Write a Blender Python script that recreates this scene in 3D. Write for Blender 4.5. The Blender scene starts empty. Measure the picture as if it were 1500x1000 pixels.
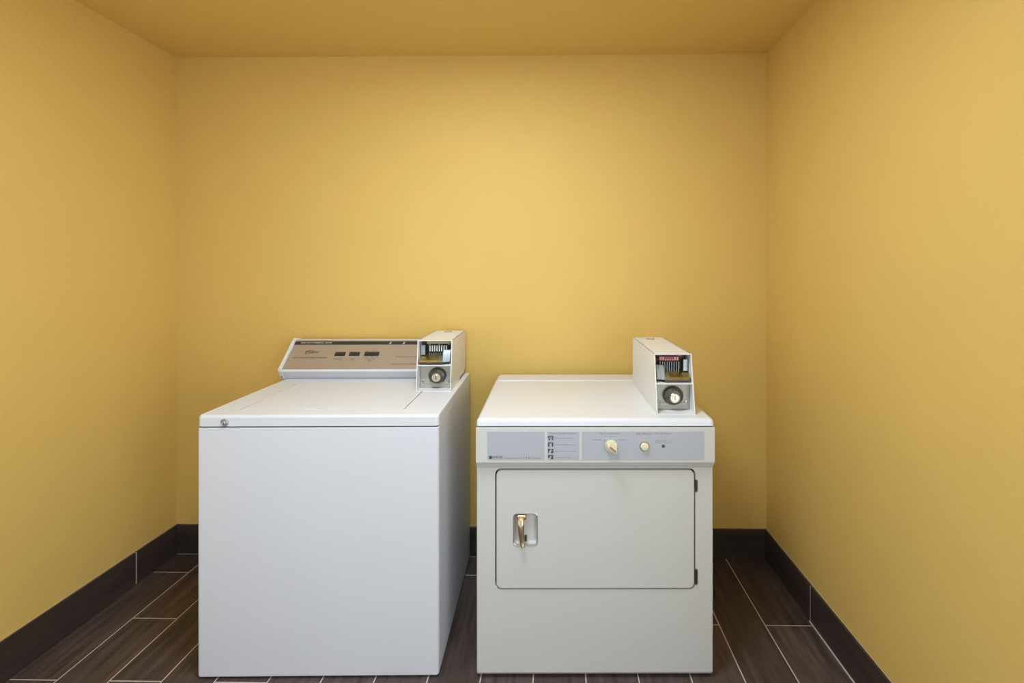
import bpy, bmesh, math, random
from mathutils import Matrix, Vector

random.seed(7)
S = bpy.context.scene
COL = S.collection

# ------------------------------------------------------------------ camera
CAM_H = 1.354
FPX = 690.0                       # focal length in pixels of a 1500 wide frame
PPX, PPY = 804.0, 397.0           # where the level view axis meets the frame
cd = bpy.data.cameras.new('camera')
cd.sensor_width = 36.0
cd.lens = FPX / 1500.0 * 36.0
cd.shift_x = (750.0 - PPX) / 1500.0
cd.shift_y = (PPY - 500.0) / 1500.0
cd.clip_start = 0.02
cam = bpy.data.objects.new('camera', cd)
cam.location = (0, 0, CAM_H)
cam.rotation_euler = (math.pi / 2, 0, 0)
COL.objects.link(cam)
S.camera = cam

# ------------------------------------------------------------------ world, exposure, lights
w = bpy.data.worlds.new('world')
S.world = w
w.use_nodes = True
w.node_tree.nodes['Background'].inputs[0].default_value = (1.0, 0.98, 0.95, 1)
w.node_tree.nodes['Background'].inputs[1].default_value = 0.05
S.view_settings.view_transform = 'Standard'
S.view_settings.look = 'None'
S.view_settings.exposure = 0.09
S.view_settings.gamma = 1.0
S.view_settings.use_curve_mapping = False

ROOM_ROT = -math.radians(0.88)    # the alcove is turned a little against the machines
CEIL = 2.381
U0, U1, V0, V1 = -1.826, 0.993, -2.4, 2.240


def room(u, v, z=0.0):
    c, s = math.cos(ROOM_ROT), math.sin(ROOM_ROT)
    return Vector((u * c - v * s, u * s + v * c, z))


# surface mounted opal dome lights: the glowing dome itself is the lamp
DOMES = [  # u, v, radius, drop, glow strength
    (-0.28, 1.03, 0.26, 0.030, 35.0),
    (-0.22, -0.75, 0.24, 0.12, 7.0),  # second one added out of view behind the viewer, as fill
]
DOME_TINT = (0.82, 0.925, 1.0)
# unseen side openings with area lamps, added to fill the side walls
FILL_WIN = (-1.55, 0.30, 0.12, 1.70)   # v0, v1, z0, z1
FILL_WIN_W = (14.0, 38.0)              # watts, left and right
for sgn, u_, p_ in ((1, U0 - 0.085, FILL_WIN_W[0]), (-1, U1 + 0.085, FILL_WIN_W[1])):
    wl = bpy.data.lights.new('window_fill_light', 'AREA')
    wl.shape = 'RECTANGLE'
    wl.size, wl.size_y = FILL_WIN[3] - FILL_WIN[2], FILL_WIN[1] - FILL_WIN[0]
    wl.energy = p_
    wl.color = (0.88, 0.94, 1.0)
    wo = bpy.data.objects.new('window_fill_light', wl)
    wo.location = room(u_, (FILL_WIN[0] + FILL_WIN[1]) / 2, (FILL_WIN[2] + FILL_WIN[3]) / 2)
    wo.rotation_euler = (0, -sgn * math.pi / 2, ROOM_ROT)
    COL.objects.link(wo)

# ------------------------------------------------------------------ materials
def new_mat(name, color, rough=0.5, metal=0.0, coat=0.0, spec=0.5):
    m = bpy.data.materials.new(name)
    m.use_nodes = True
    b = m.node_tree.nodes['Principled BSDF']
    b.inputs['Base Color'].default_value = (*color, 1)
    b.inputs['Roughness'].default_value = rough
    b.inputs['Metallic'].default_value = metal
    b.inputs['Coat Weight'].default_value = coat
    b.inputs['Coat Roughness'].default_value = 0.12
    b.inputs['Specular IOR Level'].default_value = spec
    return m


def add_noise_colour(m, color, amount, scale, stretch=(1, 1, 1), detail=3.0):
    nt = m.node_tree
    b = nt.nodes['Principled BSDF']
    tc = nt.nodes.new('ShaderNodeTexCoord')
    mp = nt.nodes.new('ShaderNodeMapping')
    mp.inputs['Scale'].default_value = stretch
    nz = nt.nodes.new('ShaderNodeTexNoise')
    nz.inputs['Scale'].default_value = scale
    nz.inputs['Detail'].default_value = detail
    mx = nt.nodes.new('ShaderNodeMix')
    mx.data_type = 'RGBA'
    mx.inputs['A'].default_value = (*[c * (1 - amount) for c in color], 1)
    mx.inputs['B'].default_value = (*[min(1, c * (1 + amount)) for c in color], 1)
    nt.links.new(tc.outputs['Object'], mp.inputs['Vector'])
    nt.links.new(mp.outputs['Vector'], nz.inputs['Vector'])
    nt.links.new(nz.outputs['Fac'], mx.inputs['Factor'])
    nt.links.new(mx.outputs['Result'], b.inputs['Base Color'])
    return nz


def add_bump(m, scale, strength, distance, detail=2.0, stretch=(1, 1, 1)):
    nt = m.node_tree
    b = nt.nodes['Principled BSDF']
    tc = nt.nodes.new('ShaderNodeTexCoord')
    mp = nt.nodes.new('ShaderNodeMapping')
    mp.inputs['Scale'].default_value = stretch
    nz = nt.nodes.new('ShaderNodeTexNoise')
    nz.inputs['Scale'].default_value = scale
    nz.inputs['Detail'].default_value = detail
    bp = nt.nodes.new('ShaderNodeBump')
    bp.inputs['Strength'].default_value = strength
    bp.inputs['Distance'].default_value = distance
    nt.links.new(tc.outputs['Object'], mp.inputs['Vector'])
    nt.links.new(mp.outputs['Vector'], nz.inputs['Vector'])
    nt.links.new(nz.outputs['Fac'], bp.inputs['Height'])
    nt.links.new(bp.outputs['Normal'], b.inputs['Normal'])


WALL_C = (0.735, 0.503, 0.148)
M = {}
M['wall'] = new_mat('yellow_wall_paint', WALL_C, 0.62, spec=0.25)
add_noise_colour(M['wall'], WALL_C, 0.025, 5.0)
add_bump(M['wall'], 95.0, 0.30, 0.004)
M['ceiling'] = new_mat('yellow_ceiling_paint', WALL_C, 0.8, spec=0.2)
add_bump(M['ceiling'], 90.0, 0.15, 0.003)
M['far_wall'] = new_mat('off_white_far_wall', (0.80, 0.79, 0.76), 0.7)
M['bounce_floor'] = new_mat('pale_bounce_floor', (0.76, 0.76, 0.76), 0.6)
M['white'] = new_mat('white_enamel', (0.72, 0.735, 0.79), 0.46, coat=0.0, spec=0.2)
add_noise_colour(M['white'], (0.72, 0.735, 0.79), 0.012, 4.0)
M['bisque'] = new_mat('off_white_enamel', (0.63, 0.625, 0.60), 0.52, coat=0.0, spec=0.22)
add_noise_colour(M['bisque'], (0.63, 0.625, 0.60), 0.012, 4.0)
M['bisque_top'] = new_mat('glossy_white_top', (0.74, 0.76, 0.81), 0.26, coat=0.0, spec=0.45)
M['box_white'] = new_mat('coin_box_paint', (0.77, 0.775, 0.775), 0.40)
M['tan'] = new_mat('brushed_tan_plate', (0.46, 0.385, 0.315), 0.42, metal=0.35)
add_noise_colour(M['tan'], (0.46, 0.385, 0.315), 0.06, 60.0, (1, 60, 60))
M['strip'] = new_mat('dark_brown_strip', (0.045, 0.036, 0.034), 0.4)
M['black'] = new_mat('black_plastic', (0.018, 0.015, 0.014), 0.35)
M['gap'] = new_mat('dark_gap_fill', (0.03, 0.03, 0.03), 0.8)  # dark filler coloured like the shade inside gaps
M['chrome'] = new_mat('chrome', (0.66, 0.64, 0.60), 0.30, metal=1.0)
M['steel'] = new_mat('dull_steel', (0.42, 0.46, 0.49), 0.38, metal=0.75)
add_noise_colour(M['steel'], (0.42, 0.46, 0.49), 0.10, 30.0)
M['plate'] = new_mat('grey_painted_plate', (0.50, 0.48, 0.43), 0.45, metal=0.2)
M['nickel'] = new_mat('warm_worn_nickel', (0.74, 0.60, 0.38), 0.20, metal=1.0)
M['dark_steel'] = new_mat('dark_bronze_metal', (0.11, 0.10, 0.085), 0.35, metal=0.8)
M['brass'] = new_mat('worn_brass', (0.62, 0.43, 0.15), 0.30, metal=0.95)
add_noise_colour(M['brass'], (0.50, 0.345, 0.115), 0.35, 60.0)
M['olive'] = new_mat('olive_metal', (0.33, 0.29, 0.17), 0.4, metal=0.6)
M['red'] = new_mat('red_plastic', (0.42, 0.03, 0.035), 0.35)
M['ivory'] = new_mat('ivory_plastic', (0.78, 0.72, 0.52), 0.35)
M['label_white'] = new_mat('pale_plastic', (0.85, 0.84, 0.84), 0.4)
M['panel_blue'] = new_mat('grey_blue_panel', (0.445, 0.465, 0.52), 0.38)
M['ink'] = new_mat('dark_print', (0.055, 0.06, 0.075), 0.6)
M['ink_soft'] = new_mat('grey_print', (0.22, 0.23, 0.26), 0.6)
M['ink_brown'] = new_mat('brown_print', (0.08, 0.05, 0.03), 0.6)
M['ink_white'] = new_mat('white_print', (0.78, 0.77, 0.75), 0.6)
M['grout'] = new_mat('pale_grout', (0.60, 0.53, 0.51), 0.85)
M['caulk'] = new_mat('light_caulk', (0.50, 0.42, 0.28), 0.8)


def wood_nodes(m, grain, base_in=None):
    """dark timber look; grain = scale vector running along the plank"""
    nt = m.node_tree
    tc = nt.nodes.new('ShaderNodeTexCoord')
    mp = nt.nodes.new('ShaderNodeMapping')
    mp.inputs['Scale'].default_value = grain
    nz = nt.nodes.new('ShaderNodeTexNoise')
    nz.inputs['Scale'].default_value = 1.0
    nz.inputs['Detail'].default_value = 7.0
    nz.inputs['Roughness'].default_value = 0.62
    nt.links.new(tc.outputs['Object'], mp.inputs['Vector'])
    nt.links.new(mp.outputs['Vector'], nz.inputs['Vector'])
    cr = nt.nodes.new('ShaderNodeValToRGB')
    e = cr.color_ramp.elements
    e[0].position, e[0].color = 0.30, (0.036, 0.025, 0.024, 1)
    e[1].position, e[1].color = 0.72, (0.138, 0.100, 0.093, 1)
    nt.links.new(nz.outputs['Fac'], cr.inputs['Fac'])
    return tc, cr, nz


def floor_material():
    m = new_mat('dark_wood_look_tile', (0.06, 0.04, 0.03), 0.42, spec=0.4)
    nt = m.node_tree
    b = nt.nodes['Principled BSDF']
    tc, cr, nz = wood_nodes(m, (38.0, 3.2, 20.0))
    # planks: rows run across u, length runs along v
    sep = nt.nodes.new('ShaderNodeSeparateXYZ')
    nt.links.new(tc.outputs['Object'], sep.inputs[0])

    def add(sock, val):
        n = nt.nodes.new('ShaderNodeMath')
        n.operation = 'ADD'
        n.inputs[1].default_value = val
        nt.links.new(sock, n.inputs[0])
        return n.outputs[0]
    PW, PL = 0.1751, 0.558
    row = add(sep.outputs['X'], 1.652 + PW + 20 * PW)      # joint lines at u = -1.652 + k PW
    lng = add(sep.outputs['Y'], -1.535 + PL / 2 + 20 * PL)
    # one row beside the right wall shows no cross joint
    c1 = nt.nodes.new('ShaderNodeMath'); c1.operation = 'COMPARE'
    c1.inputs[1].default_value, c1.inputs[2].default_value = 0.7115, PW / 2
    nt.links.new(sep.outputs['X'], c1.inputs[0])
    lm = nt.nodes.new('ShaderNodeMix')
    lm.data_type = 'FLOAT'
    nt.links.new(c1.outputs[0], lm.inputs['Factor'])
    nt.links.new(lng, lm.inputs[2])
    lm.inputs[3].default_value = 20.25 * PL
    lng = lm.outputs[0]
    cmb = nt.nodes.new('ShaderNodeCombineXYZ')
    nt.links.new(lng, cmb.inputs['X'])
    mn = nt.nodes.new('ShaderNodeMath')          # the last row runs right under the skirting
    mn.operation = 'MINIMUM'
    mn.inputs[1].default_value = 0.974 + 1.652 + 21 * PW - 0.006
    nt.links.new(row, mn.inputs[0])
    nt.links.new(mn.outputs[0], cmb.inputs['Y'])
    br = nt.nodes.new('ShaderNodeTexBrick')
    br.offset = 0.5
    br.offset_frequency = 2
    br.squash = 1.0
    br.inputs['Scale'].default_value = 1.0
    br.inputs['Brick Width'].default_value = PL
    br.inputs['Row Height'].default_value = PW
    br.inputs['Mortar Size'].default_value = 0.0021
    br.inputs['Mortar Smooth'].default_value = 0.05
    br.inputs['Bias'].default_value = 0.0
    br.inputs['Color1'].default_value = (0.75, 0.75, 0.75, 1)
    br.inputs['Color2'].default_value = (1.25, 1.25, 1.25, 1)
    br.inputs['Mortar'].default_value = (1, 1, 1, 1)
    nt.links.new(cmb.outputs[0], br.inputs['Vector'])
    mul = nt.nodes.new('ShaderNodeMix')
    mul.data_type = 'RGBA'
    mul.blend_type = 'MULTIPLY'
    mul.inputs['Factor'].default_value = 1.0
    nt.links.new(cr.outputs['Color'], mul.inputs['A'])
    nt.links.new(br.outputs['Color'], mul.inputs['B'])
    mx = nt.nodes.new('ShaderNodeMix')
    mx.data_type = 'RGBA'
    mx.inputs['B'].default_value = (0.62, 0.54, 0.52, 1)
    nt.links.new(br.outputs['Fac'], mx.inputs['Factor'])
    nt.links.new(mul.outputs['Result'], mx.inputs['A'])
    nt.links.new(mx.outputs['Result'], b.inputs['Base Color'])
    bp = nt.nodes.new('ShaderNodeBump')
    bp.inputs['Strength'].default_value = 0.5
    bp.inputs['Distance'].default_value = 0.0015
    inv = nt.nodes.new('ShaderNodeMath')
    inv.operation = 'SUBTRACT'
    inv.inputs[0].default_value = 1.0
    nt.links.new(br.outputs['Fac'], inv.inputs[1])
    nt.links.new(inv.outputs[0], bp.inputs['Height'])
    nt.links.new(bp.outputs['Normal'], b.inputs['Normal'])
    return m


def board_material(name, grain):
    m = new_mat(name, (0.05, 0.035, 0.03), 0.40, spec=0.4)
    tc, cr, nz = wood_nodes(m, grain)
    m.node_tree.nodes['Color Ramp'].color_ramp.elements[1].color = (0.066, 0.047, 0.040, 1)
    m.node_tree.links.new(cr.outputs['Color'], m.node_tree.nodes['Principled BSDF'].inputs['Base Color'])
    return m


M['floor'] = floor_material()
M['board_v'] = board_material('dark_tile_skirting_side', (20.0, 3.2, 34.0))
M['board_u'] = board_material('dark_tile_skirting_back', (3.2, 20.0, 34.0))
for _i, _d in enumerate(DOMES):
    _m = bpy.data.materials.new('opal_glass_lit')
    _m.use_nodes = True
    _b = _m.node_tree.nodes['Principled BSDF']
    _b.inputs['Base Color'].default_value = (0.9, 0.9, 0.9, 1)
    _b.inputs['Emission Color'].default_value = (*DOME_TINT, 1)
    _b.inputs['Emission Strength'].default_value = _d[4]
    M['glow%d' % _i] = _m

# ------------------------------------------------------------------ mesh helpers
def X(px, y):                      # lateral position of a frame column at depth y
    return (px - PPX) * y / FPX


def Z(py, y):                      # height of a frame row at depth y
    return CAM_H - (py - PPY) * y / FPX


def obj(name, bm, mats, parent=None, off=None, angle=35.0, kind=None):
    if not isinstance(mats, (list, tuple)):
        mats = [mats]
    bmesh.ops.remove_doubles(bm, verts=bm.verts[:], dist=1e-6)
    bmesh.ops.recalc_face_normals(bm, faces=bm.faces[:])
    me = bpy.data.meshes.new(name)
    bm.to_mesh(me)
    bm.free()
    if off is not None:
        me.transform(Matrix.Translation(-Vector(off)))
    for m in mats:
        me.materials.append(m)
    for p in me.polygons:
        p.use_smooth = True
    me.set_sharp_from_angle(angle=math.radians(angle))
    o = bpy.data.objects.new(name, me)
    COL.objects.link(o)
    wn = o.modifiers.new('weighted_normals', 'WEIGHTED_NORMAL')
    wn.keep_sharp = True
    wn.weight = 100
    if parent is not None:
        o.parent = parent
    if kind:
        o['kind'] = kind
    return o


def merge(bm, tmp, mi=0):
    for f in tmp.faces:
        f.material_index = mi
    me = bpy.data.meshes.new('tmp')
    tmp.to_mesh(me)
    tmp.free()
    bm.from_mesh(me)
    bpy.data.meshes.remove(me)


def rbox(bm, x0, x1, y0, y1, z0, z1, r=0.0, seg=2, mi=0, mat=None):
    t = bmesh.new()
    bmesh.ops.create_cube(t, size=1.0)
    for v in t.verts:
        v.co = Vector((x0 + (v.co.x + .5) * (x1 - x0), y0 + (v.co.y + .5) * (y1 - y0), z0 + (v.co.z + .5) * (z1 - z0)))
    if r > 0:
        bmesh.ops.bevel(t, geom=t.edges[:], offset=r, segments=seg, profile=0.5, affect='EDGES')
    if mat is not None:
        bmesh.ops.transform(t, matrix=mat, verts=t.verts[:])
    merge(bm, t, mi)


def rr(a0, a1, b0, b1, r, n=5):
    """rounded rectangle as a list of (a, b), 4 (n + 1) points"""
    pts = []
    r = max(r, 1e-5)
    for (ca, cb, st) in ((a1 - r, b1 - r, 0), (a0 + r, b1 - r, 90), (a0 + r, b0 + r, 180), (a1 - r, b0 + r, 270)):
        for i in range(n + 1):
            t = math.radians(st + 90.0 * i / n)
            pts.append((ca + r * math.cos(t), cb + r * math.sin(t)))
    return pts


def loft(bm, loops, cap0=True, cap1=True, mi=0, mis=None):
    rings = [[bm.verts.new(p) for p in lp] for lp in loops]
    n = len(rings[0])
    for k in range(len(rings) - 1):
        for i in range(n):
            j = (i + 1) % n
            f = bm.faces.new((rings[k][i], rings[k][j], rings[k + 1][j], rings[k + 1][i]))
            f.material_index = mis[k] if mis else mi
    if cap0:
        f = bm.faces.new(rings[0][::-1])
        f.material_index = mis[0] if mis else mi
    if cap1:
        f = bm.faces.new(rings[-1])
        f.material_index = mis[-1] if mis else mi
    return rings


def lxz(pts, y):
    return [Vector((a, y, b)) for a, b in pts]


def lxy(pts, z):
    return [Vector((a, b, z)) for a, b in pts]


def turn(bm, centre, profile, axis='Y', seg=28, sx=1.0, mi=0, cap=True):
    """lathe: profile is a list of (radius, position along axis)"""
    loops = []
    for r, p in profile:
        ring = []
        for i in range(seg):
            t = 2 * math.pi * i / seg
            a, b = r * math.cos(t) * sx, r * math.sin(t)
            if axis == 'Y':
                ring.append(Vector((centre[0] + a, p, centre[1] + b)))
            else:
                ring.append(Vector((centre[0] + a, centre[1] + b, p)))
        loops.append(ring)
    loft(bm, loops, cap, cap, mi)


def prism_x(bm, prof, x0, x1, mi=0):
    loft(bm, [[Vector((x0, y, z)) for y, z in prof], [Vector((x1, y, z)) for y, z in prof]], mi=mi)


def tube(bm, pts, radii, seg=12, mi=0, flat=1.0):
    loops = []
    for k, p in enumerate(pts):
        a = pts[max(k - 1, 0)]
        b = pts[min(k + 1, len(pts) - 1)]
        d = (Vector(b) - Vector(a)).normalized()
        s = Vector((1, 0, 0))
        u = d.cross(s).normalized()
        s = u.cross(d).normalized()
        r = radii[k]
        loops.append([Vector(p) + s * (r * math.cos(2 * math.pi * i / seg)) + u * (r * flat * math.sin(2 * math.pi * i / seg))
                      for i in range(seg)])
    loft(bm, loops, mi=mi)


def text_into(bm, body, frame, a0, a1, b0, b1, mi=0, shear=0.0, fit=True):
    """flat lettering filling the rectangle a0..a1, b0..b1 of a surface frame (4x4 matrix)"""
    cu = bpy.data.curves.new('lettering', 'FONT')
    cu.body = body
    cu.shear = shear
    cu.resolution_u = 2
    cu.extrude = 0.0
    t = bpy.data.objects.new('lettering', cu)
    COL.objects.link(t)
    dg = bpy.context.evaluated_depsgraph_get()
    me = bpy.data.meshes.new_from_object(t.evaluated_get(dg))
    bpy.data.objects.remove(t)
    bpy.data.curves.remove(cu)
    xs = [v.co.x for v in me.vertices]
    ys = [v.co.y for v in me.vertices]
    w_, h_ = max(xs) - min(xs), max(ys) - min(ys)
    sx = (a1 - a0) / w_
    sy = (b1 - b0) / h_
    for v in me.vertices:
        v.co = frame @ Vector((a0 + (v.co.x - min(xs)) * sx, b0 + (v.co.y - min(ys)) * sy, 0.0))
    for p in me.polygons:
        p.material_index = mi
    tmp = bmesh.new()
    tmp.from_mesh(me)
    bpy.data.meshes.remove(me)
    merge(bm, tmp, mi)


def quad_into(bm, frame, a0, a1, b0, b1, mi=0, h=0.0):
    rbox(bm, a0, a1, b0, b1, -0.0004, max(h, 0.0), mi=mi, mat=frame)


def empty(name, loc, label, cat, rot=0.0):
    o = bpy.data.objects.new(name, None)
    o.empty_display_size = 0.1
    o.location = loc
    o.rotation_euler = (0, 0, rot)
    o['label'] = label
    o['category'] = cat
    COL.objects.link(o)
    return o


# ------------------------------------------------------------------ the room
def shell(name, bm, mats):
    o = obj(name, bm, mats, kind='structure')
    o.rotation_euler = (0, 0, ROOM_ROT)
    return o


T = 0.10
VF = 0.10                          # dark planks in the alcove, beyond them a pale floor added to bounce light
bm = bmesh.new()
rbox(bm, U0 - T, U1 + T, VF, V1 + T, -T, 0.0)
rbox(bm, U0 - T, U1 + T, V0 - T, VF, -T, 0.0, mi=1)
shell('floor', bm, [M['floor'], M['bounce_floor']])
VS = 0.65                          # yellow paint stops here; unseen surfaces beyond made off-white for neutral bounce light
bm = bmesh.new()
rbox(bm, U0 - T, U1 + T, VS, V1 + T, CEIL, CEIL + T)
rbox(bm, U0 - T, U1 + T, V0 - T, VS, CEIL, CEIL + T, mi=1)
shell('ceiling', bm, [M['ceiling'], M['far_wall']])
for nm, a, b in (('wall_left', U0 - T, U0), ('wall_right', U1, U1 + T)):
    bm = bmesh.new()
    rbox(bm, a, b, VS, V1 + T, 0, CEIL)
    rbox(bm, a, b, V0 - T, FILL_WIN[0], 0, CEIL, mi=1)
    rbox(bm, a, b, FILL_WIN[1], VS, 0, CEIL, mi=1)
    rbox(bm, a, b, FILL_WIN[0], FILL_WIN[1], 0, FILL_WIN[2], mi=1)
    rbox(bm, a, b, FILL_WIN[0], FILL_WIN[1], FILL_WIN[3], CEIL, mi=1)
    shell(nm, bm, [M['wall'], M['far_wall']])
bm = bmesh.new(); rbox(bm, U0, U1, V1, V1 + T, 0, CEIL); shell('wall_back', bm, M['wall'])
bm = bmesh.new(); rbox(bm, U0, U1, V0 - T, V0, 0, CEIL); shell('wall_front', bm, M['far_wall'])
for nm, u_ in (('added_window_1', U0 - 0.045), ('added_window_2', U1 + 0.045)):
    bm = bmesh.new()
    vm = (FILL_WIN[0] + FILL_WIN[1]) / 2
    for a, b, c, d in ((FILL_WIN[0], FILL_WIN[0] + .04, FILL_WIN[2], FILL_WIN[3]), (FILL_WIN[1] - .04, FILL_WIN[1], FILL_WIN[2], FILL_WIN[3]), (vm - .02, vm + .02, FILL_WIN[2], FILL_WIN[3]),
                       (FILL_WIN[0], FILL_WIN[1], FILL_WIN[2], FILL_WIN[2] + .04), (FILL_WIN[0], FILL_WIN[1], FILL_WIN[3] - .04, FILL_WIN[3])):
        rbox(bm, u_ - 0.02, u_ + 0.02, a, b, c, d)
    shell(nm, bm, M['far_wall'])  # made-up frame around the fill lamp, out of view

BH, BT = 0.139, 0.011
# skirting tiles: one mesh per wall, tiles parted by grout (material 1), caulk at the top (2)
bm = bmesh.new()
for a, b in ((V0, 0.788), (0.792, 2.008), (2.012, V1)):
    rbox(bm, U0, U0 + BT, a, b, 0.0, BH, 0.0012, 1)
for s in (0.790, 2.010):
    rbox(bm, U0, U0 + BT - 0.001, s - 0.002, s + 0.002, 0, BH - 0.001, mi=1)
rbox(bm, U0, U0 + 0.003, V0, V1, BH, BH + 0.0015, mi=2)
rbox(bm, U0 + BT - 0.001, U0 + BT + 0.0022, V0, V1 - BT, 0, 0.0015, mi=3)
shell('baseboard_left', bm, [M['board_v'], M['grout'], M['caulk'], M['strip']])
bm = bmesh.new()
for a, b in ((V0, 0.618), (0.622, 1.835), (1.839, V1)):
    rbox(bm, U1 - BT, U1, a, b, 0.0, BH, 0.0012, 1)
for s in (0.620, 1.837):
    rbox(bm, U1 - BT + 0.001, U1, s - 0.002, s + 0.002, 0, BH - 0.003, mi=1)
rbox(bm, U1 - 0.003, U1, V0, V1, BH, BH + 0.0015, mi=2)
rbox(bm, U1 - BT - 0.0045, U1 - BT + 0.001, V0, 1.837, 0, 0.003, mi=1)
shell('baseboard_right', bm, [M['board_v'], M['grout'], M['caulk']])
bm = bmesh.new()
for a, b in ((U0 + BT, -1.30), (-1.296, -0.08), (-0.076, U1 - BT)):
    rbox(bm, a, b, V1 - BT, V1, 0.0, BH, 0.0012, 1)
rbox(bm, U0 + BT, -0.2, V1 - BT - 0.003, V1 - BT + 0.001, 0, 0.002, mi=1)
rbox(bm, U0 + BT, U1 - BT, V1 - 0.003, V1, BH, BH + 0.0015, mi=2)
shell('baseboard_back', bm, [M['board_u'], M['ink_soft'], M['caulk']])

for i, (u, v, r, d, p) in enumerate(DOMES):
    e = empty('ceiling_light', room(u, v, CEIL),
              ['round opal dome ceiling light in front of the two machines',
               'added round dome fill light behind the viewer, unseen'][i], 'ceiling light', ROOM_ROT)
    bm = bmesh.new()
    turn(bm, (0, 0), [(r + 0.015, 0.0), (r + 0.015, -0.014), (r + 0.010, -0.020), (r, -0.020), (r, -0.004)], 'Z', 48)
    obj('mounting_ring', bm, M['far_wall'], e)
    bm = bmesh.new()
    prof = [(r * math.cos(t) + 1e-4, -0.018 - (d - 0.018) * math.sin(t)) for t in [math.pi / 2 * k / 8 for k in range(9)]]
    turn(bm, (0, 0), prof, 'Z', 40)
    obj('opal_dome', bm, M['glow%d' % i], e)


# ------------------------------------------------------------------ coin box shared by both machines
def coin_box(root, x0, x1, y0, lean, yb, z0, z1, side, style, cut_back=False):
    """metal coin box; side = +1: brass chute on the right, -1: on the left"""
    off = root.location
    w_, h = x1 - x0, z1 - z0
    th = 0.0036
    zs = z0 + 0.50 * h                       # shelf between the two openings

    def yf(z):
        return y0 + lean * (z - z0) / h
    bm = bmesh.new()
    prof = [(y0, z0), (yf(z1), z1), (yb, z1)]
    if cut_back:
        for i in range(6):
            t = math.radians(-90.0 * i / 5)
            prof.append((yb - 0.055 + 0.055 * math.cos(t), z0 + 0.062 + 0.050 * math.sin(t)))
        prof.append((yb - 0.15, z0 + 0.012))
        prof.append((yb - 0.17, z0))
    else:
        prof.append((yb, z0))
    prism_x(bm, prof, x0, x0 + th)
    prism_x(bm, prof, x1 - th, x1)
    yt = yf(z1)
    rbox(bm, x0, x1, yt, yb, z1 - th, z1, 0.0012, 1)                                  # top cover
    rbox(bm, x0 + th, x1 - th, y0 + 0.001, y0 + 0.10, z0, z0 + 0.003)                 # floor
    rbox(bm, x0 + th, x1 - th, yf(zs) + 0.0005, y0 + 0.10, zs - 0.0018, zs + 0.0018)  # shelf
    rbox(bm, x0 + th, x1 - th, y0 + 0.098, y0 + 0.102, z0, z1 - th)                   # inner back
    rbox(bm, x0 + th, x1 - th, yb - 0.006, yb - 0.002, z0 + (0.07 if cut_back else 0), z1 - th)
    rbox(bm, x0 + 0.001, x1 - 0.001, yb - 0.10, yb - 0.098, z1, z1 + 0.0006)          # cover fold line
    box = obj('coin_box', bm, M['box_white'], root, off)

    # small lock on top
    bm = bmesh.new()
    cx, cy = (x0 + x1) / 2, yb - 0.055
    turn(bm, (cx, cy), [(0.014, z1 - 0.001), (0.014, z1 + 0.001), (0.011, z1 + 0.0025), (0.006, z1 + 0.003)], 'Z', 20, mi=0)
    rbox(bm, cx - 0.0165, cx - 0.010, cy - 0.004, cy + 0.004, z1, z1 + 0.0026, 0.001, 1, mi=1)
    rbox(bm, cx + 0.010, cx + 0.0165, cy - 0.004, cy + 0.004, z1, z1 + 0.0026, 0.001, 1, mi=1)
    obj('cover_lock', bm, [M['chrome'], M['dark_steel']], box, off)

    # lower opening: plate, screws, cylinder lock
    yp = y0 + 0.052
    bm = bmesh.new()
    rbox(bm, x0 + th + 0.001, x1 - th - 0.001, yp, yp + 0.003, z0 + 0.004, zs - 0.002, 0.001, 1)
    rbox(bm, x0 + th + 0.018, x1 - th - 0.012, yp - 0.003, yp, z0 + 0.018, z0 + 0.028, 0.001, 1)
    obj('lock_plate', bm, M['plate'], box, off)
    lx, lz = x0 + w_ * (0.515 if side > 0 else 0.545), z0 + 0.27 * h
    bm = bmesh.new()
    turn(bm, (lx, lz), [(0.0325, yp), (0.0325, yp - 0.010), (0.0300, yp - 0.018), (0.022, yp - 0.023), (0.0175, yp - 0.024)],
         sx=1.08, seg=36, mi=0)
    turn(bm, (lx, lz - 0.003), [(0.0172, yp - 0.023), (0.0172, yp - 0.030), (0.0155, yp - 0.032), (0.0138, yp - 0.0315),
                                (0.0132, yp - 0.030)], sx=1.05, seg=32, mi=1)
    turn(bm, (lx, lz - 0.003), [(0.0105, yp - 0.0295), (0.0105, yp - 0.0318), (0.0095, yp - 0.0325)], seg=24, mi=3)
    rbox(bm, lx - 0.0016, lx + 0.0016, yp - 0.0332, yp - 0.032, lz - 0.011, lz + 0.005, 0.0005, 1, mi=2)
    obj('lock_cylinder', bm, [M['dark_steel'], M['chrome'], M['black'], M['nickel']], box, off)
    for k, sx_ in enumerate((x0 + th + 0.014, x1 - th - 0.013)):
        bm = bmesh.new()
        turn(bm, (sx_, z0 + 0.030), [(0.0065, yp), (0.0065, yp - 0.003), (0.005, yp - 0.0045), (0.002, yp - 0.005)], seg=18)
        rbox(bm, sx_ - 0.005, sx_ + 0.005, yp - 0.0056, yp - 0.0045, z0 + 0.0293, z0 + 0.0307, mi=1)
        obj('screw', bm, [M['chrome'] if k == (side > 0) else M['steel'], M['black']], box, off)

    # upper opening: coin slide
    ia, ib = x0 + th, x1 - th
    iw = ib - ia
    ih = z1 - th - zs

    def ux(u):                                # 0 = steel side, 1 = brass side
        return ia + iw * u if side > 0 else ib - iw * u

    def ub(bm_, u0, u1, ya, yb_, t0, t1, r, mi):
        a, b = sorted((ux(u0), ux(u1)))
        rbox(bm_, a, b, ya, yb_, zs + ih * t0, zs + ih * t1, r, 1, mi)
    yo = yf(zs + 0.5 * ih)
    bm = bmesh.new()                          # carrier
    ub(bm, 0.02, 0.98, yo + 0.060, yo + 0.064, 0.05, 0.97, 0.0, 0)
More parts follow.
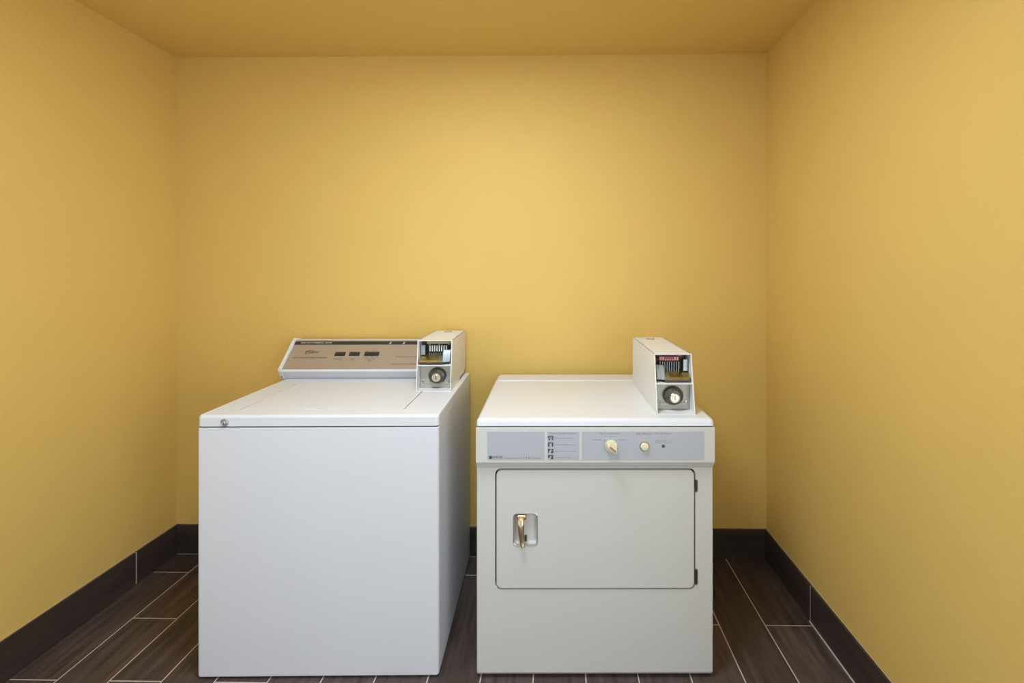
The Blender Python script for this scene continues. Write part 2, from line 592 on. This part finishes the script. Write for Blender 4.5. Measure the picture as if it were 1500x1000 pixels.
    if style == 'white':
        ub(bm, 0.04, 0.80, yo + 0.034, yo + 0.060, 0.83, 0.97, 0.002, 2)
        for q in (0.12, 0.42, 0.70):
            a = ux(q)
            turn(bm, (a, zs + ih * 0.84), [(0.0028, yo + 0.035), (0.0028, yo + 0.031), (0.0015, yo + 0.030)], seg=12, mi=3)
    else:
        ub(bm, 0.10, 0.86, yo + 0.048, yo + 0.060, 0.86, 0.96, 0.002, 0)
    ub(bm, 0.14, 0.82, yo + 0.050, yo + 0.058, 0.36, 0.70, 0.001, 1)
    ub(bm, 0.84, 0.97, yo + 0.030, yo + 0.036, 0.38, 0.80, 0.001, 3)
    obj('slide_carrier', bm, [M['dark_steel'], M['black'], M['olive'], M['steel']], box, off)

    bm = bmesh.new()                          # row of coin gates
    if style == 'red':
        ub(bm, 0.15, 0.74, yo + 0.036, yo + 0.050, 0.735, 0.90, 0.0015, 0)
        for k in range(8):
            u = 0.205 + 0.068 * k
            tall = k in (0, 1, 6, 7)
            ub(bm, u - 0.013, u + 0.013, yo + 0.0335, yo + 0.037, 0.765, 0.885 if tall else 0.80, 0.0008, 1)
    else:
        ub(bm, 0.14, 0.78, yo + 0.042, yo + 0.050, 0.48, 0.80, 0.0015, 3)
        for k in range(8):
            u = 0.20 + 0.072 * k
            ub(bm, u - 0.016, u + 0.016, yo + 0.035, yo + 0.043, 0.52, 0.78, 0.001, 1)
    for k in range(9):
        u = 0.19 + 0.066 * k
        ub(bm, u - 0.011, u + 0.011, yo + 0.034, yo + 0.050, 0.30, 0.72 if style == 'red' else 0.46, 0.001, 2)
    obj('coin_gates', bm, [M['red'], M['label_white'], M['steel'], M['black']], box, off)

    bm = bmesh.new()                          # brass chute, sloping top
    for (u0, u1, t1, mi) in ((0.40, 0.97, 0.40, 0), (0.27, 0.40, 0.33, 1)):
        a, b = sorted((ux(u0), ux(u1)))
        prof = [(yo + 0.004, zs + ih * 0.10), (yo + 0.002, zs + ih * 0.20), (yo + 0.006, zs + ih * 0.235),
                (yo + 0.046, zs + ih * t1), (yo + 0.050, zs + ih * t1), (yo + 0.050, zs + ih * 0.10)]
        prism_x(bm, prof, a, b, mi)
    ub(bm, 0.25, 0.99, yo + 0.0005, yo + 0.050, 0.055, 0.115, 0.0015, 2)
    obj('coin_chute', bm, [M['brass'], M['olive'], M['dark_steel']], box, off)

    bm = bmesh.new()                          # bent steel guide
    a, b = sorted((ux(0.06), ux(0.24)))
    prof = [(yo + 0.010, zs + ih * 0.12), (yo + 0.022, zs + ih * 0.45), (yo + 0.034, zs + ih * 0.60),
            (yo + 0.050, zs + ih * 0.60), (yo + 0.050, zs + ih * 0.12)]
    prism_x(bm, prof, a, b, 0)
    a, b = sorted((ux(0.17), ux(0.27)))
    prism_x(bm, [(y - 0.004, z) for y, z in prof], a, b, 0)
    obj('slide_guide', bm, M['steel'], box, off)
    return box


# ------------------------------------------------------------------ washing machine
WY = 1.566
wx0, wx1 = X(288.5, WY), X(641.0, WY)
WR = empty('washing_machine', ((wx0 + wx1) / 2, 1.90, 0.0),
           'white top-loading coin washer with tan control panel, left of the dryer', 'washing machine',
           math.radians(0.55))
WO = WR.location
WZ = 0.875                                   # deck height
SEAM = Z(625.3, WY)
WB = 2.222

bm = bmesh.new()
rc = rr(wx0, wx1, WY, WB, 0.009, 4)
rci = rr(wx0 + 0.006, wx1 - 0.006, WY + 0.006, WB - 0.006, 0.006, 4)
loft(bm, [lxy(rci, 0.006), lxy(rr(wx0 + 0.001, wx1 - 0.001, WY + 0.001, WB, 0.009, 4), 0.0085), lxy(rc, 0.013), lxy(rc, SEAM - 0.005),
          lxy(rr(wx0 + 0.0012, wx1 - 0.0012, WY + 0.0012, WB, 0.009, 4), SEAM - 0.0025),
          lxy(rr(wx0 + 0.004, wx1 - 0.004, WY + 0.004, WB, 0.008, 4), SEAM - 0.0014)])
obj('cabinet', bm, M['white'], WR, WO)
bm = bmesh.new()
rbox(bm, wx0 + 0.005, wx1 - 0.005, WY + 0.006, WB - 0.004, SEAM - 0.003, SEAM + 0.004)  # dark filler, makes the seam read as a shaded gap
rbox(bm, wx0 + 0.0002, wx1 - 0.0002, WY + 0.018, WB - 0.001, SEAM - 0.007, SEAM + 0.007, mi=1)
obj('seam_fill', bm, [M['gap'], M['white']], WR, WO)
for fx in (wx0 + 0.06, wx1 - 0.06):
    for fy in (WY + 0.06, WB - 0.06):
        bm = bmesh.new()
        turn(bm, (fx, fy), [(0.022, 0.0), (0.022, 0.006), (0.012, 0.007), (0.012, 0.02)], 'Z', 18)
        obj('foot', bm, M['black'], WR, WO)

# deck with the opening for the lid
lx0, lx1, ly0, ly1 = X(349, 1.63), X(592.5, 1.645), 1.632, 2.052
bm = bmesh.new()
n = 6
loft(bm, [lxy(rr(wx0 + 0.004, wx1 - 0.004, WY + 0.004, WB, 0.012, n), SEAM + 0.0012),
          lxy(rr(wx0 + 0.0005, wx1 - 0.0005, WY + 0.0005, WB, 0.012, n), SEAM + 0.003),
          lxy(rr(wx0 + 0.0005, wx1 - 0.0005, WY + 0.001, WB, 0.012, n), WZ - 0.010),
          lxy(rr(wx0 + 0.0008, wx1 - 0.0008, WY + 0.003, WB, 0.012, n), WZ - 0.0045),
          lxy(rr(wx0 + 0.0018, wx1 - 0.0018, WY + 0.0075, WB, 0.012, n), WZ - 0.001),
          lxy(rr(wx0 + 0.004, wx1 - 0.004, WY + 0.013, WB, 0.012, n), WZ),
          lxy(rr(lx0 - 0.001, lx1 + 0.001, ly0 - 0.001, ly1 + 0.001, 0.009, n), WZ),
          lxy(rr(lx0, lx1, ly0, ly1, 0.008, n), WZ - 0.001),
          lxy(rr(lx0, lx1, ly0, ly1, 0.008, n), WZ - 0.009),
          lxy(rr(lx0, lx1, ly0, ly1, 0.008, n), WZ - 0.024)], mis=[0] * 8 + [1])  # bottom of the lid opening coloured dark in place of shade
obj('top_deck', bm, [M['white'], M['gap']], WR, WO)


def lid_loop(inset, z, notch):
    g = 0.0034 + inset
    pts = rr(lx0 + g, lx1 - g, ly0 + g, ly1 - g, 0.006, n)
    # extra points along the front edge (from the third corner's end to the fourth corner's start)
    k = 3 * (n + 1)
    a, b = pts[k - 1], pts[k]
    extra = []
    for i in range(1, 40):
        t = i / 40
        extra.append((a[0] + (b[0] - a[0]) * t, a[1]))
    pts = pts[:k] + extra + pts[k:]
    out = []
    c0, c1 = X(444, 1.635), X(488, 1.635)
    for i, (x, y) in enumerate(pts):
        zz = z
        if k <= i < k + len(extra) and notch and c0 < x < c1:
            s = math.sin(math.pi * (x - c0) / (c1 - c0)) ** 0.5
            zz = z - notch * 0.4 * s
            y += notch * s
        out.append(Vector((x, y, zz)))
    return out


bm = bmesh.new()
loft(bm, [lid_loop(0, WZ - 0.020, 0), lid_loop(0, WZ - 0.003, 0.014), lid_loop(0.001, WZ - 0.0008, 0.015),
          lid_loop(0.004, WZ, 0.015), lid_loop(0.020, WZ, 0)])
obj('lid', bm, M['white'], WR, WO)

# screw-like key lock at the front left of the deck
ks = (X(328.5, WY), Z(618.3, WY))
bm = bmesh.new()
turn(bm, ks, [(0.0125, WY + 0.002), (0.0125, WY - 0.003), (0.0105, WY - 0.0045), (0.009, WY - 0.0035), (0.0082, WY - 0.002)],
     seg=28, mi=0)
turn(bm, ks, [(0.0065, WY), (0.0065, WY - 0.0042), (0.0050, WY - 0.0052), (0.002, WY - 0.0054)], seg=20, mi=1)
rbox(bm, ks[0] - 0.0008, ks[0] + 0.0008, WY - 0.0058, WY - 0.005, ks[1] - 0.004, ks[1] + 0.004, mi=2)
k_ = obj('key_lock', bm, [M['steel'], M['chrome'], M['black']], WR, WO)
k_['label'] = 'small round chrome key lock'

# console
CY0, CZ0, CY1, CZ1 = 2.070, 0.9215, 2.192, 1.0335        # lower and upper edge of the slanted face
cxl, cxr = X(412.5, CY0), wx1 - 0.05
FL = math.hypot(CY1 - CY0, CZ1 - CZ0)
fy, fz = (CY1 - CY0) / FL, (CZ1 - CZ0) / FL


def console_frame(lift=0.0):
    ex, ey = Vector((1, 0, 0)), Vector((0, fy, fz))
    ez = ex.cross(ey)                        # points up and to the front
    o_ = Vector((0, CY0, CZ0)) + ez * lift
    return Matrix(((ex.x, ey.x, ez.x, o_.x), (ex.y, ey.y, ez.y, o_.y), (ex.z, ey.z, ez.z, o_.z), (0, 0, 0, 1)))


def fb(py):                                   # distance up the face of a frame row
    k = (py - PPY) / FPX
    return (CAM_H - CZ0 - k * CY0) / (fz + k * fy)


def fa(px, py):                               # position across the face
    return X(px, CY0 + fy * fb(py))


bm = bmesh.new()
prof = [(2.104, WZ + 0.0015), (2.101, WZ + 0.003), (CY0 - 0.002, CZ0 - 0.008), (CY0 - 0.002, CZ0 - 0.003), (CY0, CZ0), (CY1, CZ1), (CY1 + 0.008, CZ1 + 0.003),
        (2.232, CZ1), (2.232, WZ - 0.002), (2.104, WZ - 0.002)]
prism_x(bm, prof, cxl + 0.004, cxr)
con = obj('console', bm, M['white'], WR, WO)
bm = bmesh.new()
prof = [(2.094, WZ - 0.001), (2.084, WZ + 0.005), (CY0 - 0.007, CZ0 - 0.004), (CY0 - 0.006, CZ0 + 0.004), (CY1 - 0.004, CZ1 + 0.007),
        (CY1 + 0.006, CZ1 + 0.009), (2.234, CZ1 + 0.004), (2.234, WZ - 0.001)]
t_ = bmesh.new()
prism_x(t_, prof, cxl - 0.009, cxl + 0.005)
bmesh.ops.recalc_face_normals(t_, faces=t_.faces[:])
bmesh.ops.bevel(t_, geom=t_.edges[:], offset=0.0018, segments=2, affect='EDGES', profile=0.5)
merge(bm, t_)
turn(bm, (cxl - 0.0005, WZ + 0.013), [(0.0028, 2.0835), (0.0028, 2.078), (0.001, 2.0775)], seg=12, mi=1)
obj('console_end_cap', bm, [M['white'], M['dark_steel']], con, WO)

F0 = console_frame(0.0)
bm = bmesh.new()
pa0, pa1 = cxl + 0.006, cxr - 0.001
pb0, pb1 = 0.002, FL - 0.001
quad_into(bm, F0, pa0, pa1, pb0, pb1, 0, 0.0012)
pan = obj('control_panel', bm, M['tan'], con, WO)

F1 = console_frame(0.0014)
bm = bmesh.new()
sb0, sb1 = fb(504.8), fb(500.0)
quad_into(bm, F1, pa0, pa1, sb0, sb1, 0, 0.0006)
obj('dark_band', bm, M['strip'], con, WO)
F2 = console_frame(0.0024)
bm = bmesh.new()
text_into(bm, 'HEAVY DUTY COMMERCIAL WASHER', F2, fa(443, 502), fa(488, 502), fb(503.3), fb(501.5), 0)
obj('caption', bm, M['ink_white'], con, WO)
for px, tt in ((573, 'A'), (592.5, 'B')):
    a = fa(px, 502)
    bm = bmesh.new()
    quad_into(bm, F2, a - 0.0045, a + 0.0045, fb(504.2), fb(503.3), 0, 0.0002)
    quad_into(bm, F2, a - 0.0020, a + 0.0060, fb(502.8), fb(501.2), 1, 0.0002)
    obj('signal_mark', bm, [M['ink_white'], M['plate']], con, WO)

bm = bmesh.new()                               # logo with its ring
text_into(bm, 'Whirlpool', F2, fa(449, 516), fa(469, 516), fb(518.4), fb(513.6), 0, shear=0.35)
ca, cb = (fa(454.5, 516)), fb(515.8)
ring0, ring1 = [], []
N = 48
for i in range(N):
    t = 2 * math.pi * i / N
    th_ = 0.0012 + 0.0010 * (0.5 + 0.5 * math.cos(t - 2.2))
    for lst, k in ((ring0, 1.0), (ring1, 0.0)):
        ra, rb = 0.017 - th_ * (1 - k), 0.0105 - th_ * (1 - k)
        aa, bb = ra * math.cos(t), rb * math.sin(t)
        r_ = math.radians(18)
        lst.append(F2 @ Vector((ca + aa * math.cos(r_) - bb * math.sin(r_), cb + aa * math.sin(r_) + bb * math.cos(r_), 0)))
loft(bm, [ring0, ring1], False, False)
obj('logo', bm, M['ink_brown'], con, WO)

bm = bmesh.new()                               # small print
bm = bmesh.new(); text_into(bm, 'EXTRA CAPACITY HEAVY WASHING', F2, fa(431, 524), fa(480, 524), fb(525.0), fb(523.0))
obj('caption', bm, M['ink_brown'], con, WO)
bm = bmesh.new(); text_into(bm, 'Wash Cycle', F2, fa(489, 526), fa(502, 526), fb(527.2), fb(525.0))
obj('caption', bm, M['ink_brown'], con, WO)
bm = bmesh.new(); text_into(bm, 'Select', F2, fa(514, 526), fa(521, 526), fb(527.0), fb(525.2))
obj('caption', bm, M['ink_brown'], con, WO)
bm = bmesh.new(); text_into(bm, 'Temperature', F2, fa(536, 526), fa(551, 526), fb(527.2), fb(525.2))
obj('caption', bm, M['ink_brown'], con, WO)
bm = bmesh.new(); text_into(bm, 'Dial', F2, fa(540.5, 528), fa(544.5, 528), fb(529.4), fb(527.6))
obj('caption', bm, M['ink_brown'], con, WO)
for px, s_ in ((537, 'HOT'), (545, 'WARM'), (552, 'COLD')):
    bm = bmesh.new(); text_into(bm, s_, F2, fa(px, 514.5), fa(px + 4, 514.5), fb(515.2), fb(513.8))
    obj('caption', bm, M['ink_brown'], con, WO)
    bm = bmesh.new(); text_into(bm, s_, F2, fa(px - 1.5, 522.8), fa(px + 2.5, 522.8), fb(523.6), fb(522.2))
    obj('caption', bm, M['ink_brown'], con, WO)
bm = bmesh.new(); text_into(bm, 'TO START PUSH IN COIN SLIDE', F2, fa(579, 523), fa(613, 523), fb(523.6), fb(522.2))
obj('caption', bm, M['ink_brown'], con, WO)
bm = bmesh.new(); text_into(bm, 'PLEASE REMOVE CLOTHES PROMPTLY', F2, fa(574, 533.5), fa(612, 533.5), fb(534.3), fb(532.9))
obj('caption', bm, M['ink_brown'], con, WO)

for (p0, p1, keys) in ((491, 506.5, 2), (512, 527.5, 2), (534, 556, 3)):
    bm = bmesh.new()
    a0, a1 = fa(p0, 521), fa(p1 - 0.7, 521)
    b0, b1 = fb(521.2), fb(515.9)
    quad_into(bm, F1, a0, a1, b0, b1, 0, 0.0018)
    kw = (a1 - a0 - 0.004) / keys
    for q in range(keys):
        rbox(bm, a0 + 0.003 + kw * q, a0 + kw * (q + 1) + 0.001, b0 + 0.003, b1 - 0.003, 0.0018, 0.0042, 0.0012, 1, 1, F1)
    obj('push_buttons', bm, [M['black'], M['strip']], con, WO)

coin_box(WR, X(608.5, 1.872), X(659.6, 1.872) + 0.0012, 1.872, 0.030, 2.222, WZ, 1.0745, -1, 'white', True)

# ------------------------------------------------------------------ clothes dryer
DF, DP, DB = 1.566, 1.547, 2.205
dx0, dx1 = X(696.8, DP), X(1047.2, DP)
DR = empty('clothes_dryer', ((dx0 + dx1) / 2, 1.90, 0.0),
           'off-white front-loading coin dryer with blue-grey control strip, right of the washer', 'clothes dryer',
           math.radians(0.1))
DO = DR.location
DT = Z(611.0, 1.566)                          # top surface
DSEAM = Z(625.5, DP)

# body with a rounded opening for the door
do0, do1, dz0, dz1 = X(725.0, DF), X(1018.5, DF), Z(863.0, DF), Z(686.0, DF)
bm = bmesh.new()
n = 6
g = 0.0
bx0, bx1 = dx0 - 0.001, dx1 + 0.001
ztop = DSEAM - 0.002
loft(bm, [lxz(rr(bx0, bx1, 0.006, ztop, 0.002, n), DB),
          lxz(rr(bx0, bx1, 0.006, ztop, 0.002, n), DF + 0.020),
          lxz(rr(bx0, bx1, 0.0065, ztop, 0.004, n), DF + 0.012),
          lxz(rr(bx0 + 0.0008, bx1 - 0.0008, 0.017, ztop, 0.005, n), DF + 0.003),
          lxz(rr(bx0 + 0.003, bx1 - 0.003, 0.022, ztop, 0.006, n), DF),
          lxz(rr(do0 - 0.001, do1 + 0.001, dz0 - 0.001, dz1 + 0.001, 0.021, n), DF),
          lxz(rr(do0, do1, dz0, dz1, 0.020, n), DF + 0.001),
          lxz(rr(do0, do1, dz0, dz1, 0.020, n), DF + 0.022)])
obj('cabinet', bm, M['bisque'], DR, DO)
for fx in (bx0 + 0.06, bx1 - 0.06):
    for fy_ in (DF + 0.07, DB - 0.06):
        bm = bmesh.new()
        turn(bm, (fx, fy_), [(0.022, 0.0), (0.022, 0.006), (0.012, 0.007), (0.012, 0.02)], 'Z', 18)
        obj('foot', bm, M['black'], DR, DO)
bm = bmesh.new()
rbox(bm, dx0 + 0.006, dx1 - 0.006, DF + 0.004, DB - 0.004, ztop - 0.001, DSEAM + 0.004)  # dark filler standing in for the shade in the seam
obj('seam_fill', bm, M['gap'], DR, DO)

# top
bm = bmesh.new()
rt = lambda i, r=0.012: rr(dx0 + i, dx1 - i, DP + 0.003 + i, DB, r, n)
loft(bm, [lxy(rt(0.003), DSEAM + 0.0012), lxy(rt(0.0), DSEAM + 0.0030), lxy(rt(0.001), DT - 0.012), lxy(rt(0.003), DT - 0.006),
          lxy(rt(0.008), DT - 0.0015), lxy(rt(0.015), DT)])
top = obj('top_panel', bm, M['bisque_top'], DR, DO)
bm = bmesh.new()
rbox(bm, dx0 + 0.012, dx1 - 0.012, 2.085, DB - 0.004, DT - 0.004, DT + 0.0035, 0.0032, 3)
obj('rear_ledge', bm, M['bisque_top'], top, DO)

# control housing: front face, then a chamfer tucked back under it
zc0 = Z(678.0, DP)
zc1 = DSEAM - 0.0012
bm = bmesh.new()
loft(bm, [lxz(rr(dx0 + 0.005, dx1 - 0.005, zc0 - 0.0235, zc1 - 0.002, 0.001, n), DF),
          lxz(rr(dx0 + 0.0035, dx1 - 0.0035, zc0 - 0.0225, zc1 - 0.001, 0.001, n), DF - 0.0010),
          lxz(rr(dx0, dx1, zc0 - 0.0015, zc1, 0.002, n), DP + 0.0030),
          lxz(rr(dx0 + 0.0002, dx1 - 0.0002, zc0 + 0.0008, zc1 - 0.0008, 0.003, n), DP + 0.0010),
          lxz(rr(dx0 + 0.002, dx1 - 0.002, zc0 + 0.003, zc1 - 0.003, 0.003, n), DP)])
hou = obj('control_housing', bm, M['bisque'], DR, DO)


def FR(lift):                                  # front plane: a = x, b = z
    return Matrix(((1, 0, 0, 0), (0, 0, -1, DP - lift), (0, 1, 0, 0), (0, 0, 0, 1)))


def pa(px):
    return X(px, DP)


def pb(py):
    return Z(py, DP)


FA, FB = FR(0.0003), FR(0.0013)
bm = bmesh.new()
for (p0, p1) in ((713.5, 797.3), (801.3, 848.3), (852.0, 1031.0)):
    quad_into(bm, FA, pa(p0), pa(p1), pb(673.2), pb(631.6), 0, 0.0006)
obj('control_strip', bm, M['panel_blue'], hou, DO)

bm = bmesh.new()                               # maker's name at the left
text_into(bm, 'KENMORE', FB, pa(720.3), pa(736), pb(671.2), pb(667.3), 0)
quad_into(bm, FB, pa(716.3), pa(720), pb(671.6), pb(667.2), 0, 0.0002)
text_into(bm, 'COMMERCIAL HEAVY DUTY', FB, pa(739), pa(768), pb(671.4), pb(669.8), 1)
for q in (770.6, 774.2):
    quad_into(bm, FB, pa(q), pa(q + 1.0), pb(671.8), pb(668.2), 1, 0.0002)
text_into(bm, 'COIN DRYER', FB, pa(776), pa(792), pb(671.4), pb(669.8), 1)
obj('brand_lettering', bm, [M['ink'], M['ink_soft']], hou, DO)

bm = bmesh.new()                               # instruction card: heading, four pictures, four lines
text_into(bm, 'Operating Instructions', FB, pa(805), pa(844), pb(636.2), pb(632.8), 1)
LN = ['Load clothes loosely', 'Select temperature', 'Insert coins and push', 'Clean lint screen']
for k, (r0, r1) in enumerate(((638.0, 644.2), (647.4, 653.6), (657.0, 663.2), (666.0, 672.0))):
    a0, a1 = pa(802.6), pa(810.2)
    b0, b1 = pb(r1), pb(r0)
    da, db = (a1 - a0), (b1 - b0)

    def ic(u0, u1, w0, w1, mi=0):
        quad_into(bm, FB, a0 + da * u0, a0 + da * u1, b0 + db * w0, b0 + db * w1, mi, 0.0002)
    if k == 0:
        ic(0, 1, .80, 1); ic(0, .22, .45, .8); ic(.78, 1, .45, .8); ic(.1, .4, 0, .35); ic(.72, 1, 0, .35); ic(.38, .62, .4, .65)
    elif k == 1:
        ic(0, 1, .78, 1); ic(0, .26, 0, .78); ic(.72, 1, 0, .78)
    elif k == 2:
        ic(0, .45, .62, 1); ic(.6, 1, .72, 1); ic(0, .18, .1, .62); ic(.55, 1, 0, .42); ic(.80, 1, .42, .72)
    else:
        ic(0, 1, .76, 1); ic(0, .30, .30, .76); ic(.55, 1, 0, .45); ic(.70, 1, .45, .76)
    m_ = pb((r0 + r1) / 2 + 0.6)
    text_into(bm, LN[k], FB, pa(812.5), pa((840, 842, 844, 836)[k]), m_ - 0.0022, m_ + 0.0024, 1)
obj('instruction_print', bm, [M['ink'], M['ink_soft']], hou, DO)

# captions around the controls
bm = bmesh.new(); text_into(bm, 'Dry Temperature', FB, pa(878.5), pa(908), pb(636.6), pb(632.9), 0)
obj('caption', bm, M['ink_soft'], hou, DO)
bm = bmesh.new(); text_into(bm, 'Normal/Heavy', FB, pa(885), pa(903), pb(640.4), pb(638.2), 0)
obj('caption', bm, M['ink_soft'], hou, DO)
bm = bmesh.new(); text_into(bm, 'Permanent', FB, pa(869), pa(880.5), pb(644.6), pb(642.4), 0)
obj('caption', bm, M['ink_soft'], hou, DO)
bm = bmesh.new(); text_into(bm, 'Delicates', FB, pa(905), pa(917), pb(644.6), pb(642.4), 0)
obj('caption', bm, M['ink_soft'], hou, DO)
bm = bmesh.new(); text_into(bm, 'Start Button', FB, pa(932), pa(953.5), pb(636.4), pb(633.0), 0)
obj('caption', bm, M['ink_soft'], hou, DO)
bm = bmesh.new(); text_into(bm, 'Dryer Status', FB, pa(960), pa(982.5), pb(636.4), pb(633.0), 0)
obj('caption', bm, M['ink_soft'], hou, DO)
bm = bmesh.new(); text_into(bm, 'Light stays on', FB, pa(960), pa(983), pb(646.4), pb(644.4), 0)
obj('caption', bm, M['ink_soft'], hou, DO)
bm = bmesh.new(); text_into(bm, 'while drying', FB, pa(960), pa(983), pb(649.0), pb(647.0), 0)
obj('caption', bm, M['ink_soft'], hou, DO)
for (p, q) in ((885.5, 644.6), (893.7, 642.4), (902.5, 645.0)):
    bm = bmesh.new()
    quad_into(bm, FB, pa(p) - 0.0012, pa(p) + 0.0012, pb(q) - 0.002, pb(q) + 0.002, 0, 0.0002)
    obj('dial_mark', bm, M['ink_soft'], hou, DO)

bm = bmesh.new()                               # indicator
turn(bm, (pa(971.3), pb(653.0)), [(0.0052, DP), (0.0052, DP - 0.0016), (0.004, DP - 0.0024), (0.0015, DP - 0.0026)], seg=18)
obj('indicator_light', bm, M['dark_steel'], hou, DO)

bm = bmesh.new()                               # start button in a ring
c = (pa(943.6), pb(653.2))
turn(bm, c, [(0.0158, DP), (0.0158, DP - 0.0022), (0.0140, DP - 0.003), (0.0136, DP - 0.001)], seg=32, sx=1.03, mi=0)
turn(bm, c, [(0.0130, DP), (0.0130, DP - 0.0075), (0.0110, DP - 0.0098), (0.006, DP - 0.0106), (0.002, DP - 0.0108)], seg=32, sx=1.03, mi=1)
b_ = obj('start_button', bm, [M['olive'], M['ivory']], hou, DO)
b_['label'] = 'round ivory push button'

bm = bmesh.new()                               # temperature knob, pointer turned to the upper left
kc = (pa(895.0), pb(652.6))
turn(bm, kc, [(0.0195, DP), (0.0195, DP - 0.006), (0.0180, DP - 0.009), (0.0175, DP - 0.010)], seg=36, sx=1.06, mi=0)
rk = Matrix.Translation(Vector((kc[0], 0, kc[1]))) @ Matrix.Rotation(math.radians(40), 4, 'Y')
loft(bm, [[rk @ p for p in lxz(rr(-0.0195, 0.0195, -0.0085, 0.0085, 0.0084, 6), DP - 0.009)],
          [rk @ p for p in lxz(rr(-0.0195, 0.0195, -0.0080, 0.0080, 0.0079, 6), DP - 0.030)],
          [rk @ p for p in lxz(rr(-0.0180, 0.0180, -0.0062, 0.0062, 0.0061, 6), DP - 0.033)]], mi=0)
loft(bm, [[rk @ p for p in lxz(rr(-0.0120, 0.0150, -0.0036, 0.0036, 0.0035, 6), DP - 0.0329)],
          [rk @ p for p in lxz(rr(-0.0120, 0.0150, -0.0036, 0.0036, 0.0035, 6), DP - 0.0336)]], mi=1)
b_ = obj('temperature_knob', bm, [M['ivory'], M['olive']], hou, DO)
b_['label'] = 'ivory pointer knob'

# door
gp = 0.0044
ex0, ex1, ez0, ez1 = do0 + gp, do1 - gp, dz0 + gp, dz1 - gp
YD = DF - 0.0035
hx0, hx1, hz0, hz1 = X(752.0, YD), X(787.0, YD), Z(798.0, YD), Z(751.3, YD)
bm = bmesh.new()
dl = lambda i: rr(ex0 + i, ex1 - i, ez0 + i, ez1 - i, 0.018, n)
loft(bm, [lxz(dl(0), DF + 0.018), lxz(dl(0), YD + 0.004), lxz(dl(0.0012), YD + 0.0012), lxz(dl(0.004), YD),
          lxz(rr(hx0, hx1, hz0, hz1, 0.011, n), YD),
          lxz(rr(hx0 + 0.002, hx1 - 0.002, hz0 + 0.002, hz1 - 0.002, 0.010, n), YD + 0.002),
          lxz(rr(hx0 + 0.006, hx1 - 0.006, hz0 + 0.006, hz1 - 0.006, 0.008, n), YD + 0.016)])
door = obj('door', bm, M['bisque'], DR, DO)
bm = bmesh.new()
loft(bm, [lxz(rr(do0 + 0.001, do1 - 0.001, dz0 + 0.001, dz1 - 0.001, 0.019, n), DF + 0.019),
          lxz(rr(do0 + 0.001, do1 - 0.001, dz0 + 0.001, dz1 - 0.001, 0.019, n), DF + 0.0215)])
obj('door_gap_fill', bm, M['gap'], DR, DO)  # dark sheet behind the door gap, stands in for its shade

bm = bmesh.new()                               # chrome rim of the handle cup
loft(bm, [lxz(rr(hx0 - 0.001, hx1 + 0.001, hz0 - 0.001, hz1 + 0.001, 0.012, n), YD + 0.0006),
          lxz(rr(hx0 - 0.001, hx1 + 0.001, hz0 - 0.001, hz1 + 0.001, 0.012, n), YD - 0.0016),
          lxz(rr(hx0 + 0.0006, hx1 - 0.0006, hz0 + 0.0006, hz1 - 0.0006, 0.011, n), YD - 0.0022),
          lxz(rr(hx0 + 0.0022, hx1 - 0.0022, hz0 + 0.0022, hz1 - 0.0022, 0.010, n), YD - 0.0014),
          lxz(rr(hx0 + 0.0026, hx1 - 0.0026, hz0 + 0.0026, hz1 - 0.0026, 0.010, n), YD + 0.003)], False, False)
obj('handle_cup_rim', bm, M['chrome'], door, DO)

bm = bmesh.new()                               # drop handle
hcx = X(763.2, YD - 0.01)
tz = Z(760.0, YD - 0.01)
bz = Z(800.5, YD - 0.01)
L_ = tz - bz
tube(bm, [(hcx - 0.0145, YD + 0.004, tz), (hcx - 0.012, YD + 0.001, tz), (hcx + 0.012, YD + 0.001, tz), (hcx + 0.0165, YD + 0.004, tz)],
     [0.006, 0.0088, 0.0088, 0.006], 14) if False else None
rbox(bm, hcx - 0.0155, hcx + 0.0165, YD - 0.004, YD + 0.014, tz - 0.009, tz + 0.008, 0.005, 3)
tube(bm, [(hcx, YD + 0.000, tz + 0.003), (hcx - 0.001, YD - 0.010, tz - 0.008), (hcx - 0.001, YD - 0.014, tz - 0.022),
          (hcx + 0.000, YD - 0.013, tz - 0.050), (hcx + 0.003, YD - 0.013, tz - 0.070), (hcx + 0.005, YD - 0.016, bz + 0.008), (hcx + 0.006, YD - 0.018, bz)],
     [0.0105, 0.0115, 0.0105, 0.0098, 0.0088, 0.0075, 0.0055], 16, flat=0.55)
rbox(bm, hcx + 0.010, hcx + 0.018, YD + 0.004, YD + 0.016, Z(794, YD), Z(786.5, YD), 0.002, 2, mi=1)
h_ = obj('handle', bm, [M['nickel'], M['dark_steel']], door, DO)
h_['label'] = 'brassy metal drop handle'

for (p0, p1) in ((702.0, 720.0), (832.5, 855.5)):
    bm = bmesh.new()
    hxx = X(1019.3, DF)
    tmp_r = 0.0035
    turn(bm, (hxx, DF - 0.002), [(0.0015, Z(p1, DF)), (tmp_r, Z(p1, DF) + 0.002), (tmp_r, Z(p0, DF) - 0.002), (0.0015, Z(p0, DF))], 'Z', 14)
    rbox(bm, hxx - 0.001, hxx + 0.0055, DF - 0.0012, DF + 0.001, Z(p1, DF) + 0.003, Z(p0, DF) - 0.003, 0.0006, 1)
    obj('hinge', bm, M['dark_steel'], door, DO)

coin_box(DR, X(962.0, 1.592), X(1018.5, 1.592), 1.592, 0.042, 2.045, DT, Z(518.0, 1.637), +1, 'red', False)
